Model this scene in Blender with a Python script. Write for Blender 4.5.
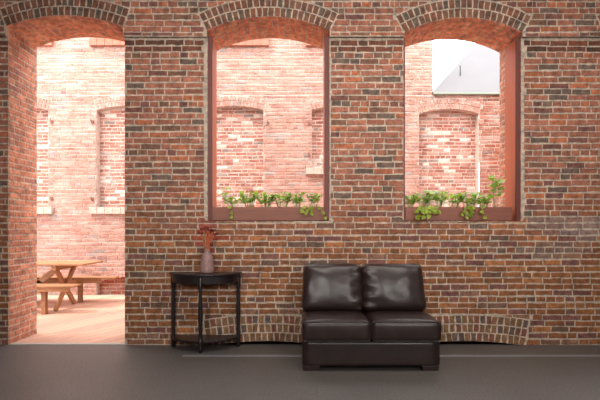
import bpy, bmesh, math, random
from mathutils import Vector, Matrix, noise

for o in list(bpy.data.objects):
    bpy.data.objects.remove(o)
SC = bpy.context.scene
COL = SC.collection
PI = math.pi

# ------------------------------------------------------------------ camera
cam = bpy.data.cameras.new('camera')
cam.sensor_width = 36.0
cam.lens = 27.0
cam.shift_y = 0.045
cam_o = bpy.data.objects.new('camera', cam)
cam_o.location = (0, -5.0, 1.311)
cam_o.rotation_euler = (PI / 2, 0, 0)
COL.objects.link(cam_o)
SC.camera = cam_o

# ------------------------------------------------------------------ sky
w = bpy.data.worlds.new('overcast_sky')
SC.world = w
w.use_nodes = True
bg = w.node_tree.nodes['Background']
bg.inputs['Color'].default_value = (0.985, 0.985, 1.0, 1)
bg.inputs['Strength'].default_value = 6.0

# sun: high, softened by thin cloud, falls on the far courtyard wall
sd = bpy.data.lights.new('sun', 'SUN')
sd.energy = 4.2
sd.angle = math.radians(7)
sd.color = (1.0, 0.93, 0.86)
so = bpy.data.objects.new('sun', sd)
so.rotation_euler = Vector((0.50, 0.44, -1.0)).to_track_quat('-Z', 'Y').to_euler()
COL.objects.link(so)

# interior light: an added, unseen overhead fill and the windows behind the viewer
def area(name, loc, size, target, energy, color=(1, 1, 1), spread=180):
    d = bpy.data.lights.new(name, 'AREA')
    d.shape = 'RECTANGLE'
    d.size, d.size_y = size
    d.energy = energy
    d.color = color
    d.spread = math.radians(spread)
    o = bpy.data.objects.new(name, d)
    o.location = loc
    o.rotation_euler = (Vector(target) - Vector(loc)).to_track_quat('-Z', 'Y').to_euler()
    COL.objects.link(o)
    return o

area('overhead_fill', (0.9, -2.5, 4.85), (5.0, 0.8), (0.9, -1.6, 0), 80, (1.0, 0.93, 0.85), 130)
area('back_window_light', (-1.3, -7.6, 3.2), (1.5, 1.9), (-0.9, 0, 2.75), 46, (1.0, 0.95, 0.90), 75)
area('back_window_light', (2.9, -7.6, 3.2), (1.5, 1.9), (1.7, 0, 2.75), 46, (1.0, 0.95, 0.90), 75)

SC.view_settings.view_transform = 'Standard'
SC.view_settings.look = 'None'
SC.view_settings.gamma = 1.0
SC.view_settings.use_curve_mapping = False
SC.view_settings.exposure = 0.0

# ------------------------------------------------------------------ helpers
class MB:
    """collects polygons with a colour each and links them as one mesh"""
    def __init__(s):
        s.v, s.f, s.c = [], [], []

    def poly(s, pts, faces, col=(1, 1, 1)):
        b = len(s.v)
        s.v += [tuple(p) for p in pts]
        for f in faces:
            s.f.append([b + i for i in f])
            s.c.append(col)

    def box(s, x0, x1, y0, y1, z0, z1, col=(1, 1, 1)):
        s.poly([(x0, y0, z0), (x1, y0, z0), (x1, y1, z0), (x0, y1, z0),
                (x0, y0, z1), (x1, y0, z1), (x1, y1, z1), (x0, y1, z1)],
               [(0, 3, 2, 1), (4, 5, 6, 7), (0, 1, 5, 4), (1, 2, 6, 5), (2, 3, 7, 6), (3, 0, 4, 7)], col)

    def prism_y(s, pts, y0, y1, col=(1, 1, 1)):
        """pts: (x,z) loop, counter-clockwise seen from -y"""
        n = len(pts)
        P = [(x, y0, z) for x, z in pts] + [(x, y1, z) for x, z in pts]
        F = [tuple(range(n)), tuple(range(2 * n - 1, n - 1, -1))]
        F += [((i + 1) % n, i, n + i, n + (i + 1) % n) for i in range(n)]
        s.poly(P, F, col)

    def prism_z(s, pts, z0, z1, col=(1, 1, 1)):
        n = len(pts)
        P = [(x, y, z0) for x, y in pts] + [(x, y, z1) for x, y in pts]
        F = [tuple(range(n - 1, -1, -1)), tuple(range(n, 2 * n))]
        F += [(i, (i + 1) % n, n + (i + 1) % n, n + i) for i in range(n)]
        s.poly(P, F, col)

    def bar(s, a, b, wd, th, col=(1, 1, 1), up=(0, 0, 1)):
        a, b = Vector(a), Vector(b)
        d = (b - a).normalized()
        u = d.cross(Vector(up))
        if u.length < 1e-3:
            u = Vector((1, 0, 0))
        u.normalize()
        v = u.cross(d)
        P = []
        for c in (a, b):
            for i, j in ((-1, -1), (1, -1), (1, 1), (-1, 1)):
                P.append(c + u * wd / 2 * i + v * th / 2 * j)
        s.poly(P, [(0, 1, 2, 3), (7, 6, 5, 4), (1, 0, 4, 5), (2, 1, 5, 6), (3, 2, 6, 7), (0, 3, 7, 4)], col)

    def tube(s, pts, r, seg=6, col=(1, 1, 1), closed=False):
        pts = [Vector(p) for p in pts]
        n = len(pts)
        rs = r if isinstance(r, (list, tuple)) else [r] * n
        P, F = [], []
        ref = Vector((0.13, 0.21, 0.97)).normalized()
        for i, p in enumerate(pts):
            if closed:
                d = pts[(i + 1) % n] - pts[i - 1]
            else:
                d = pts[min(i + 1, n - 1)] - pts[max(i - 1, 0)]
            d.normalize()
            u = d.cross(ref)
            if u.length < 0.05:
                u = d.cross(Vector((1, 0, 0)))
            u.normalize()
            v = d.cross(u)
            for k in range(seg):
                a = 2 * PI * k / seg
                P.append(p + (u * math.cos(a) + v * math.sin(a)) * rs[i])
        for i in range(n if closed else n - 1):
            j = (i + 1) % n
            for k in range(seg):
                l = (k + 1) % seg
                F.append((i * seg + k, i * seg + l, j * seg + l, j * seg + k))
        if not closed:
            F.append(tuple(range(seg - 1, -1, -1)))
            F.append(tuple(range((n - 1) * seg, n * seg)))
        s.poly(P, F, col)

    def lathe(s, prof, cx=0, cy=0, seg=24, col=(1, 1, 1), cap=True):
        """prof: (radius, z) list"""
        P, F = [], []
        n = len(prof)
        for r, z in prof:
            for k in range(seg):
                a = 2 * PI * k / seg
                P.append((cx + r * math.cos(a), cy + r * math.sin(a), z))
        for i in range(n - 1):
            for k in range(seg):
                l = (k + 1) % seg
                F.append((i * seg + k, i * seg + l, (i + 1) * seg + l, (i + 1) * seg + k))
        if cap:
            F.append(tuple(range(seg - 1, -1, -1)))
            F.append(tuple(range((n - 1) * seg, n * seg)))
        s.poly(P, F, col)

    def build(s, name, mat, parent=None, smooth=False, bevel=0, recalc=True, seg=2):
        me = bpy.data.meshes.new(name)
        me.from_pydata(s.v, [], s.f)
        at = me.color_attributes.new('Col', 'FLOAT_COLOR', 'CORNER')
        flat = []
        for f, c in zip(s.f, s.c):
            flat += [c[0], c[1], c[2], 1.0] * len(f)
        at.data.foreach_set('color', flat)
        if recalc:
            bm = bmesh.new()
            bm.from_mesh(me)
            bmesh.ops.recalc_face_normals(bm, faces=bm.faces)
            bm.to_mesh(me)
            bm.free()
        if smooth:
            me.polygons.foreach_set('use_smooth', [True] * len(me.polygons))
        me.materials.append(mat)
        o = bpy.data.objects.new(name, me)
        COL.objects.link(o)
        if parent:
            o.parent = parent
            if parent.matrix_basis != Matrix():
                pass
        if bevel:
            m = o.modifiers.new('b', 'BEVEL')
            m.width = bevel
            m.segments = seg
            m.limit_method = 'ANGLE'
            m.angle_limit = math.radians(40)
        return o


def empty(name, loc, label, cat, group=None, rz=0):
    o = bpy.data.objects.new(name, None)
    o.empty_display_size = 0.05
    o.location = loc
    o.rotation_euler = (0, 0, rz)
    COL.objects.link(o)
    tag(o, label, cat, group)
    return o


def tag(o, label=None, cat=None, group=None, kind=None):
    if label: o['label'] = label
    if cat: o['category'] = cat
    if group: o['group'] = group
    if kind: o['kind'] = kind
    return o


def rel(mb, o):
    l = o.location
    mb.v = [(p[0] - l.x, p[1] - l.y, p[2] - l.z) for p in mb.v]
    return mb


def structure(o, label=None, cat=None):
    return tag(o, label, cat, None, 'structure')


# ------------------------------------------------------------------ materials
def new_mat(name):
    m = bpy.data.materials.new(name)
    m.use_nodes = True
    nt = m.node_tree
    return m, nt, nt.nodes['Principled BSDF']


def N(nt, t, **kw):
    n = nt.nodes.new(t)
    for k, v in kw.items():
        setattr(n, k, v)
    return n


def noise_tex(nt, scale, detail=4, rough=0.6, vec=None):
    n = N(nt, 'ShaderNodeTexNoise')
    n.inputs['Scale'].default_value = scale
    n.inputs['Detail'].default_value = detail
    n.inputs['Roughness'].default_value = rough
    if vec is not None:
        nt.links.new(vec, n.inputs['Vector'])
    return n


def ramp(nt, src, stops):
    r = N(nt, 'ShaderNodeValToRGB')
    el = r.color_ramp.elements
    while len(el) < len(stops):
        el.new(0.5)
    for e, (p, c) in zip(el, stops):
        e.position = p
        e.color = (c, c, c, 1) if not isinstance(c, tuple) else (*c, 1)
    nt.links.new(src, r.inputs[0])
    return r


def mix(nt, a, b, fac, mode='MIX'):
    m = N(nt, 'ShaderNodeMix', data_type='RGBA', blend_type=mode)
    for sock, val in ((m.inputs[6], a), (m.inputs[7], b), (m.inputs[0], fac)):
        if hasattr(val, 'links'):
            nt.links.new(val, sock)
        elif isinstance(val, tuple):
            sock.default_value = (*val, 1)
        else:
            sock.default_value = val
    return m.outputs[2]


def bump(nt, bsdf, h, strength=0.3, dist=0.01):
    b = N(nt, 'ShaderNodeBump')
    b.inputs['Strength'].default_value = strength
    b.inputs['Distance'].default_value = dist
    nt.links.new(h, b.inputs['Height'])
    nt.links.new(b.outputs[0], bsdf.inputs['Normal'])


def brick_mat(name, pale=None, pale_amt=0.0, lo=0.66, hi=1.28, blotch=(0.52, 0.60, 0.66)):
    m, nt, b = new_mat(name)
    at = N(nt, 'ShaderNodeAttribute', attribute_name='Col')
    tc = N(nt, 'ShaderNodeTexCoord').outputs['Object']
    n1 = noise_tex(nt, 38, 5, 0.7, tc)
    n2 = noise_tex(nt, 6, 3, 0.6, tc)
    r1 = ramp(nt, n1.outputs[0], [(0.25, lo), (0.75, hi)])
    c = mix(nt, at.outputs['Color'], r1.outputs[0], 1.0, 'MULTIPLY')
    r2 = ramp(nt, n2.outputs[0], [(0.3, 0.84), (0.7, 1.14)])
    c = mix(nt, c, r2.outputs[0], 1.0, 'MULTIPLY')
    n4 = noise_tex(nt, 15, 3, 0.7, tc)
    r4 = ramp(nt, n4.outputs[0], [(0.33, blotch), (0.58, (1.06, 1.06, 1.06))])
    c = mix(nt, c, r4.outputs[0], 1.0, 'MULTIPLY')
    if pale:
        mp = N(nt, 'ShaderNodeMapping')
        mp.inputs['Scale'].default_value = (1, 1, 3.2)
        nt.links.new(tc, mp.inputs[0])
        n3 = noise_tex(nt, 2.6, 6, 0.75, mp.outputs[0])
        r3 = ramp(nt, n3.outputs[0], [(0.42, 0.0), (0.68, pale_amt)])
        c = mix(nt, c, pale, r3.outputs[0])
    nt.links.new(c, b.inputs['Base Color'])
    b.inputs['Roughness'].default_value = 0.88
    b.inputs['Specular IOR Level'].default_value = 0.25
    bump(nt, b, n1.outputs[0], 0.55, 0.006)
    return m


def plain(name, col, rough=0.5, spec=0.5, metal=0.0, nscale=None, namt=0.15, bstr=0.0, coat=0.0):
    m, nt, b = new_mat(name)
    b.inputs['Roughness'].default_value = rough
    b.inputs['Specular IOR Level'].default_value = spec
    b.inputs['Metallic'].default_value = metal
    b.inputs['Coat Weight'].default_value = coat
    if nscale:
        tc = N(nt, 'ShaderNodeTexCoord').outputs['Object']
        n = noise_tex(nt, nscale, 4, 0.6, tc)
        r = ramp(nt, n.outputs[0], [(0.3, 1 - namt), (0.7, 1 + namt)])
        nt.links.new(mix(nt, col, r.outputs[0], 1.0, 'MULTIPLY'), b.inputs['Base Color'])
        if bstr:
            bump(nt, b, n.outputs[0], bstr, 0.003)
    else:
        b.inputs['Base Color'].default_value = (*col, 1)
    return m


def wood(name, dark, light, grain=(1.2, 30, 30), rough=0.55, coat=0.0):
    m, nt, b = new_mat(name)
    tc = N(nt, 'ShaderNodeTexCoord').outputs['Object']
    at = N(nt, 'ShaderNodeAttribute', attribute_name='Col')
    mp = N(nt, 'ShaderNodeMapping')
    mp.inputs['Scale'].default_value = grain
    nt.links.new(tc, mp.inputs[0])
    n = noise_tex(nt, 1.6, 6, 0.65, mp.outputs[0])
    r = ramp(nt, n.outputs[0], [(0.3, dark), (0.7, light)])
    c = mix(nt, r.outputs[0], at.outputs['Color'], 1.0, 'MULTIPLY')
    nt.links.new(c, b.inputs['Base Color'])
    b.inputs['Roughness'].default_value = rough
    b.inputs['Coat Weight'].default_value = coat
    bump(nt, b, n.outputs[0], 0.15, 0.002)
    return m


def leaf_mat(name, a, b_):
    m, nt, b = new_mat(name)
    at = N(nt, 'ShaderNodeAttribute', attribute_name='Col')
    tc = N(nt, 'ShaderNodeTexCoord').outputs['Object']
    n = noise_tex(nt, 45, 3, 0.6, tc)
    r = ramp(nt, n.outputs[0], [(0.4, a), (0.66, b_)])
    c = mix(nt, r.outputs[0], at.outputs['Color'], 1.0, 'MULTIPLY')
    nt.links.new(c, b.inputs['Base Color'])
    b.inputs['Roughness'].default_value = 0.4
    t = N(nt, 'ShaderNodeBsdfTranslucent')
    nt.links.new(c, t.inputs['Color'])
    ms = N(nt, 'ShaderNodeMixShader')
    ms.inputs[0].default_value = 0.5
    nt.links.new(b.outputs[0], ms.inputs[1])
    nt.links.new(t.outputs[0], ms.inputs[2])
    nt.links.new(ms.outputs[0], nt.nodes['Material Output'].inputs['Surface'])
    return m


M_BRICK = brick_mat('interior_brick')
M_YARD = brick_mat('courtyard_brick', (0.60, 0.47, 0.41), 0.45, blotch=(0.78, 0.80, 0.82))
M_FRAME = wood('daylit_frame_wood', (0.44, 0.115, 0.055), (0.52, 0.150, 0.075), (14, 14, 1), 0.5)  # frame lining, brightened in colour for the daylight on it
M_STILE = wood('shaded_frame_wood', (0.10, 0.018, 0.012), (0.145, 0.028, 0.018), (14, 14, 1), 0.5)  # same frame's front, its shade put into a darker red
M_BOARD = wood('planter_board_wood', (0.19, 0.058, 0.034), (0.26, 0.084, 0.048), (1.5, 20, 20), 0.5)
M_DECK = wood('deck_wood', (0.54, 0.31, 0.215), (0.64, 0.39, 0.28), (20, 1.2, 20), 0.6)
M_PICNIC = wood('picnic_wood', (0.27, 0.115, 0.045), (0.38, 0.18, 0.078), (2, 22, 22), 0.6)
M_BLACKWOOD = wood('black_stained_wood', (0.008, 0.006, 0.007), (0.016, 0.008, 0.009), (2, 20, 20), 0.35, 0.1)
M_LEG = plain('sofa_leg_wood', (0.03, 0.014, 0.012), 0.4)
M_GREY = plain('grey_roof_metal', (0.100, 0.095, 0.099), 0.6, nscale=3, namt=0.04)
M_VENT = plain('vent_pipe_paint', (0.035, 0.035, 0.037), 0.6)
M_COPING = plain('coping_metal', (0.22, 0.25, 0.2), 0.6)
M_STONE = plain('sill_stone', (0.46, 0.34, 0.28), 0.9, nscale=14, namt=0.2, bstr=0.4)
M_SHADESILL = plain('shaded_sill_stone', (0.34, 0.13, 0.085), 0.9, nscale=14, namt=0.2, bstr=0.4)  # upper sills: darker, redder copy of the stone with their shade in it
M_IRON = plain('rusty_iron', (0.24, 0.12, 0.085), 0.8, nscale=40)
M_PLASTER = plain('white_plaster', (0.62, 0.60, 0.57), 0.9, nscale=5, namt=0.03)
M_SOIL = plain('potting_soil', (0.05, 0.03, 0.02), 0.95, nscale=60, namt=0.4, bstr=0.8)
M_LEAF = leaf_mat('variegated_leaf', (0.27, 0.48, 0.05), (0.58, 0.68, 0.14))
M_STEM = plain('green_stem', (0.26, 0.33, 0.10), 0.6)
M_VASE = plain('mauve_vase', (0.30, 0.175, 0.165), 0.45, nscale=30, namt=0.25, bstr=0.2)
M_DRYSTEM = plain('dried_red_stem', (0.46, 0.11, 0.045), 0.7, nscale=60, namt=0.3)
M_DRYHEAD = plain('dried_flower_head', (0.20, 0.028, 0.022), 0.85, nscale=90, namt=0.5)
M_STRAW = plain('dried_straw_stem', (0.32, 0.19, 0.10), 0.7, nscale=60, namt=0.3)
M_STRIP = plain('pale_floor_strip', (0.20, 0.20, 0.22), 0.35, nscale=80, namt=0.2)
M_SILL = plain('threshold_metal', (0.42, 0.42, 0.38), 0.5)

# leather
M_LEATHER, nt, b = new_mat('brown_leather')
tc = N(nt, 'ShaderNodeTexCoord').outputs['Object']
n = noise_tex(nt, 9, 5, 0.6, tc)
r = ramp(nt, n.outputs[0], [(0.3, (0.016, 0.0085, 0.008)), (0.7, (0.029, 0.0155, 0.0145))])
nt.links.new(r.outputs[0], b.inputs['Base Color'])
b.inputs['Roughness'].default_value = 0.36
b.inputs['Specular IOR Level'].default_value = 0.55
v = N(nt, 'ShaderNodeTexVoronoi')
v.inputs['Scale'].default_value = 260
nt.links.new(tc, v.inputs['Vector'])
bump(nt, b, v.outputs[0], 0.10, 0.001)

# carpet
M_CARPET, nt, b = new_mat('grey_carpet')
tc = N(nt, 'ShaderNodeTexCoord').outputs['Object']
n = noise_tex(nt, 55, 5, 0.85, tc)
n2 = noise_tex(nt, 1.3, 4, 0.6, tc)
r = ramp(nt, n.outputs[0], [(0.36, (0.052, 0.047, 0.045)), (0.66, (0.155, 0.140, 0.132))])
r2 = ramp(nt, n2.outputs[0], [(0.3, 0.88), (0.7, 1.12)])
c = mix(nt, r.outputs[0], r2.outputs[0], 1.0, 'MULTIPLY')
wv = N(nt, 'ShaderNodeTexWave', bands_direction='X')
wv.inputs['Scale'].default_value = 30
wv.inputs['Distortion'].default_value = 1.0
nt.links.new(tc, wv.inputs['Vector'])
r3 = ramp(nt, wv.outputs[0], [(0.0, 0.86), (1.0, 1.1)])
c = mix(nt, c, r3.outputs[0], 1.0, 'MULTIPLY')
nt.links.new(c, b.inputs['Base Color'])
b.inputs['Roughness'].default_value = 0.52
b.inputs['Specular IOR Level'].default_value = 0.6
bump(nt, b, n.outputs[0], 0.25, 0.0015)

# ------------------------------------------------------------------ brickwork
class Arch:
    """a segmental arch over an opening xl..xr, bottom zb, spring zs, apex za; rings of headers"""
    def __init__(s, xl, xr, zb, zs, za, rings=2, hr=0.102, margin=(0, 0)):
        s.xl, s.xr, s.zb, s.zs, s.za = xl, xr, zb, zs, za
        s.cx, s.w = (xl + xr) / 2, (xr - xl) / 2
        ri = za - zs
        s.R = (s.w ** 2 + ri ** 2) / (2 * ri)
        s.cz = za - s.R
        s.th = math.asin(min(1, s.w / s.R))
        s.rings, s.hr = rings, hr
        s.Ro = s.R + rings * hr
        s.wo = s.Ro * math.sin(s.th)
        s.margin = margin

    def intr(s, x):
        return s.cz + math.sqrt(max(0, s.R ** 2 - (x - s.cx) ** 2))

    def extr(s, x):
        return s.cz + math.sqrt(max(0, s.Ro ** 2 - (x - s.cx) ** 2))

    def forbid(s, x):
        """z interval no course brick may enter at x (opening + ring)"""
        d = abs(x - s.cx)
        side = 0 if x < s.cx else 1
        if d < s.w + s.margin[side]:
            lo = s.zb
            hi = s.extr(x) if d < s.wo else s.zs
            return (lo, hi + 0.008)
        if d < s.wo + 0.008:
            lo = s.cz + (d - 0.01) / math.tan(s.th)
            return (lo, s.extr(min(d, s.wo) * (1 if x > s.cx else -1) + s.cx) + 0.008)
        return None

    def arc(s, n=20, r=None, x0=None, x1=None):
        r = r or s.R
        return [(s.cx + r * math.sin(a), s.cz + r * math.cos(a)) for a in
                [-s.th + 2 * s.th * i / n for i in range(n + 1)]]


def face_brick(mb, o, u, v, nrm, pts, col, prot, inset=0.004, back=0.012, rnd=random, jit=0.0024, rough=0.005):
    """a brick face: loop pts (a,b) in the u,v plane, standing proud by prot along nrm, arrised edges"""
    if len(pts) == 4 and rough > 0 and inset > 0:
        q = []
        for i in range(4):
            p0, p1 = pts[i], pts[(i + 1) % 4]
            q.append(p0)
            L = math.hypot(p1[0] - p0[0], p1[1] - p0[1])
            m = 3 if L > 0.15 else (2 if L > 0.08 else 1)
            nx_, ny_ = (p1[1] - p0[1]) / L, -(p1[0] - p0[0]) / L
            for k in range(1, m):
                d = rnd.uniform(-rough, rough * 0.4)
                q.append((p0[0] + (p1[0] - p0[0]) * k / m + nx_ * d, p0[1] + (p1[1] - p0[1]) * k / m + ny_ * d))
        pts = q
    n = len(pts)
    ca = sum(p[0] for p in pts) / n
    cb = sum(p[1] for p in pts) / n
    P = []
    pts = [(a + rnd.uniform(-jit, jit), b_ + rnd.uniform(-jit, jit)) for a, b_ in pts]
    for a, b_ in pts:
        P.append(o + u * a + v * b_ - nrm * back)
    for a, b_ in pts:
        P.append(o + u * a + v * b_ + nrm * (prot - 0.003))
    tl = rnd.uniform(-0.0015, 0.0015)
    for a, b_ in pts:
        da, db = ca - a, cb - b_
        ia = a + math.copysign(min(abs(da) * 0.5, inset), da)
        ib = b_ + math.copysign(min(abs(db) * 0.5, inset), db)
        P.append(o + u * ia + v * ib + nrm * (prot + tl * (1 if db > 0 else -1)))
    F = [tuple(range(2 * n, 3 * n))]
    for k in (0, 1):
        for i in range(n):
            j = (i + 1) % n
            F.append((k * n + i, k * n + j, (k + 1) * n + j, (k + 1) * n + i))
    mb.poly(P, F, col)


UX, UY, UZ = Vector((1, 0, 0)), Vector((0, 1, 0)), Vector((0, 0, 1))


def lay_courses(mb, x0, x1, z0, z1, yfun, arches, colfun, rnd, ch=0.0678, bl=0.2133, header=lambda k: k % 8 == 7,
                joint=0.0125, wave=0.004, prot=0.0035, ragged=0.004):
    k0 = int(math.floor(z0 / ch + 1e-6))
    k1 = int(math.ceil(z1 / ch - 1e-6))
    for k in range(k0, k1):
        za, zb = max(z0, k * ch) + joint / 2, min(z1, (k + 1) * ch) - joint / 2
        if zb - za < 0.012:
            continue
        hd = header(k)
        L = bl / 2 if hd else bl
        x = x0 - (L / 2 if k % 2 else 0) - rnd.uniform(0, 0.03)
        while x < x1:
            LL = L * rnd.uniform(0.93, 1.07)
            if not hd and rnd.random() < 0.16:
                LL = L * 0.52
            a, b_ = max(x, x0) + joint / 2, min(x + LL, x1) - joint / 2
            x += LL
            if b_ - a < 0.02:
                continue
            jz = wave * math.sin(a * 2.1 + k) + rnd.uniform(-0.0015, 0.0015)
            A, B = za + jz, zb + jz + rnd.uniform(-0.002, 0.001)
            B = min(B, z1)
            A = max(A, z0)
            y = yfun((A + B) / 2)
            near = [ar for ar in arches if b_ > ar.cx - ar.wo - 0.08 and a < ar.cx + ar.wo + 0.08
                    and A < ar.cz + ar.Ro + 0.02 and B > ar.zb - 0.01]
            col = colfun((a + b_) / 2, (A + B) / 2, rnd)
            pr = prot + rnd.uniform(-0.002, 0.002)
            o = Vector((0, y, 0))
            if not near:
                face_brick(mb, o, UX, UZ, -UY, [(a, A), (b_, A), (b_, B), (a, B)], col, pr, rnd=rnd)
                continue
            n = max(2, int((b_ - a) / 0.008))
            xs = [a + (b_ - a) * i / n for i in range(n + 1)]
            for part in (0, 1):
                run = []
                runs = []
                for xx in xs:
                    lo, hi = A, B
                    for ar in near:
                        f = ar.forbid(xx)
                        if f:
                            if part == 0:
                                hi = min(hi, f[0] - 0.0)
                            else:
                                lo = max(lo, f[1])
                    if part == 1 and not any(ar.forbid(xx) for ar in near):
                        lo, hi = 1, 0
                    if hi - lo > 0.014:
                        run.append((xx, lo, hi))
                    elif run:
                        runs.append(run)
                        run = []
                if run:
                    runs.append(run)
                for run in runs:
                    if run[-1][0] - run[0][0] < 0.022:
                        continue
                    e = rnd.uniform(0, ragged)
                    if len(run) > 6:
                        run = [run[0]] + run[2:-2:3] + [run[-1]]
                    flat = all(abs(t[1] - run[0][1]) < 1e-6 and abs(t[2] - run[0][2]) < 1e-6 for t in run)
                    if flat:
                        run = [run[0], run[-1]]
                    pts = [(t[0], t[1]) for t in run] + [(t[0], t[2]) for t in reversed(run)]
                    face_brick(mb, o, UX, UZ, -UY, pts, col, pr, inset=0.003 if flat else 0.0, rnd=rnd)


def lay_ring(mb, ar, yf, colfun, rnd, bw=0.067, joint=0.013, prot=0.004):
    for q in range(ar.rings):
        r0, r1 = ar.R + q * ar.hr + (0.002 if q == 0 else joint / 2), ar.R + (q + 1) * ar.hr - joint / 2
        n = max(3, round(2 * ar.th * (r0 + r1) / 2 / bw))
        for i in range(n):
            a0 = -ar.th + 2 * ar.th * (i + 0.5 * (q % 2) * 0) / n
            a1 = a0 + 2 * ar.th / n
            j0, j1 = joint / 2 / r0, joint / 2 / r1
            sk = rnd.uniform(-0.0025, 0.0025)
            rr0, rr1 = r0 + rnd.uniform(-.002, .002), r1 + rnd.uniform(-.003, .002)
            pts = [(ar.cx + rr0 * math.sin(a0 + j0 + sk), ar.cz + rr0 * math.cos(a0 + j0 + sk)),
                   (ar.cx + rr0 * math.sin(a1 - j0 + sk), ar.cz + rr0 * math.cos(a1 - j0 + sk)),
                   (ar.cx + rr1 * math.sin(a1 - j1), ar.cz + rr1 * math.cos(a1 - j1)),
                   (ar.cx + rr1 * math.sin(a0 + j1), ar.cz + rr1 * math.cos(a0 + j1))]
            face_brick(mb, Vector((0, yf, 0)), UX, UZ, -UY, pts, colfun(pts[0][0], pts[0][1], rnd), prot, rnd=rnd)


def lay_soffit(mb, ar, y0, y1, colfun, rnd, bw=0.067, joint=0.012, bl=0.2):
    base_fun = colfun
    colfun = lambda x, z, q: tuple(min(0.8, v * f) for v, f in zip(base_fun(x, z, q), (1.35, 1.35, 1.35)))  # colour lifted on the underside, standing in for bounce from the deck
    n = round(2 * ar.th * ar.R / bw)
    for i in range(n):
        a = -ar.th + 2 * ar.th * (i + 0.5) / n
        o = Vector((ar.cx + ar.R * math.sin(a), 0, ar.cz + ar.R * math.cos(a)))
        tv = Vector((math.cos(a), 0, -math.sin(a)))
        nv = Vector((-math.sin(a), 0, -math.cos(a)))
        y = y0 - (bl / 2 if i % 2 else 0)
        h = ar.R * ar.th / n - joint / 2
        while y < y1:
            p, q = max(y, y0) + joint / 2, min(y + bl, y1) - joint / 2
            y += bl
            if q - p < 0.02:
                continue
            face_brick(mb, o, UY, tv, nv, [(p, -h), (q, -h), (q, h), (p, h)], colfun(o.x, o.z, rnd), 0.004, rnd=rnd)


def lay_jamb(mb, x, nx, y0, y1, z0, z1, colfun, rnd, ch=0.0678, joint=0.0135):
    k = 0
    z = z0
    while z < z1 - 0.01:
        top = min(z + ch, z1)
        y = y0 - (0.1 if k % 2 else 0.0)
        while y < y1:
            L = 0.2 * rnd.uniform(0.95, 1.05)
            p, q = max(y, y0) + joint / 2, min(y + L, y1) - joint / 2
            y += L
            if q - p < 0.02:
                continue
            face_brick(mb, Vector((x, 0, 0)), UY, UZ, Vector((nx, 0, 0)),
                       [(p, z + joint / 2), (q, z + joint / 2), (q, top - joint / 2), (p, top - joint / 2)],
                       colfun(x, z, rnd), 0.004, rnd=rnd)
        z += ch
        k += 1


def core(mb, x0, x1, z0, z1, y0, y1, arches, col):
    """the mortar body: slab with arched openings"""
    ars = sorted([a for a in arches if a.za > z0 and a.zb < z1], key=lambda a: a.xl)
    x = x0
    for a in ars:
        mb.box(x, a.xl, y0, y1, z0, z1, col)
        if a.zb > z0 + 1e-4:
            mb.box(a.xl, a.xr, y0, y1, z0, a.zb, col)
        arc = a.arc(24)
        for i in range(24):
            p, q = arc[i], arc[i + 1]
            mb.prism_y([(p[0], max(p[1], z0)), (q[0], max(q[1], z0)), (q[0], z1), (p[0], z1)], y0, y1, col)
        x = a.xr
    mb.box(x, x1, y0, y1, z0, z1, col)


def lerp(a, b, t):
    return tuple(p + (q - p) * t for p, q in zip(a, b))


def smooth(t):
    t = max(0, min(1, t))
    return t * t * (3 - 2 * t)


# stains with a shape of their own: (x, z, rx, rz, colour, strength)
STAINS = [(-1.02, 1.22, 0.17, 0.19, (0.42, 0.07, 0.045), 0.75),
          (2.95, 1.33, 0.45, 0.12, (0.30, 0.22, 0.20), 0.5),
          (2.85, 1.05, 0.42, 0.10, (0.26, 0.20, 0.17), 0.5),
          (-1.35, 1.38, 0.35, 0.08, (0.24, 0.13, 0.11), 0.4),
          (3.2, 1.28, 0.25, 0.14, (0.33, 0.25, 0.22), 0.6),
          (0.75, 1.33, 0.5, 0.05, (0.26, 0.15, 0.13), 0.3),
          (-1.7, 0.07, 0.6, 0.08, (0.20, 0.14, 0.11), 0.4)]


def inner_col(x, z, rnd):
    r = rnd.random()
    t = smooth((z - 0.6) / 1.6)  # lower bricks browner, and dimmed in colour for the light falling off
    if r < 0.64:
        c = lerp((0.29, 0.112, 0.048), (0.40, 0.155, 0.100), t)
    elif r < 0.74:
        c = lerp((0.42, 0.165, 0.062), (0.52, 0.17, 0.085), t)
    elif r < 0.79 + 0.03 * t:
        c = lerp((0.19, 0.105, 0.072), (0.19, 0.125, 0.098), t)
    elif r < 0.92:
        c = (0.235, 0.100, 0.080)
    else:
        c = (0.26, 0.130, 0.085)
    if noise.noise(Vector((x * 0.9, z * 1.1, 3.7))) > 0.18 and r > 0.6 and rnd.random() < 0.15:
        c = (0.18, 0.12, 0.09)
    if 3.24 < z < CORB:      # shade under the string course, darkened into the bricks
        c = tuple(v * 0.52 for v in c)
    k = rnd.uniform(0.84, 1.16)
    c = tuple(v * k for v in c)
    for sx, sz, rx, rz, sc, st in STAINS:
        d = ((x - sx) / rx) ** 2 + ((z - sz) / rz) ** 2
        if d < 1.2:
            c = lerp(c, sc, st * smooth((1.2 - d) * 2) * rnd.uniform(0.7, 1.0))
    return c


def arch_col(x, z, rnd):
    r = rnd.random()
    k = rnd.uniform(0.85, 1.15)
    if r < 0.62: c = (0.225, 0.105, 0.070)
    elif r < 0.85: c = (0.26, 0.105, 0.065)
    else: c = (0.165, 0.115, 0.085)
    return tuple(v * k for v in c)


def base_arch_col(x, z, rnd):
    r = rnd.random()
    k = rnd.uniform(0.82, 1.15)
    c = (0.26, 0.135, 0.07) if r < 0.6 else ((0.24, 0.09, 0.06) if r < 0.85 else (0.15, 0.10, 0.085))
    return tuple(v * k for v in c)


def reveal_col(x, z, rnd):  # opening sides coloured brighter than the wall, daylight included
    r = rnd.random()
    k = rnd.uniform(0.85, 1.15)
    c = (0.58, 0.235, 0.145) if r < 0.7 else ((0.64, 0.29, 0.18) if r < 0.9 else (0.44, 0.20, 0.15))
    return tuple(v * k for v in c)


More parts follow.
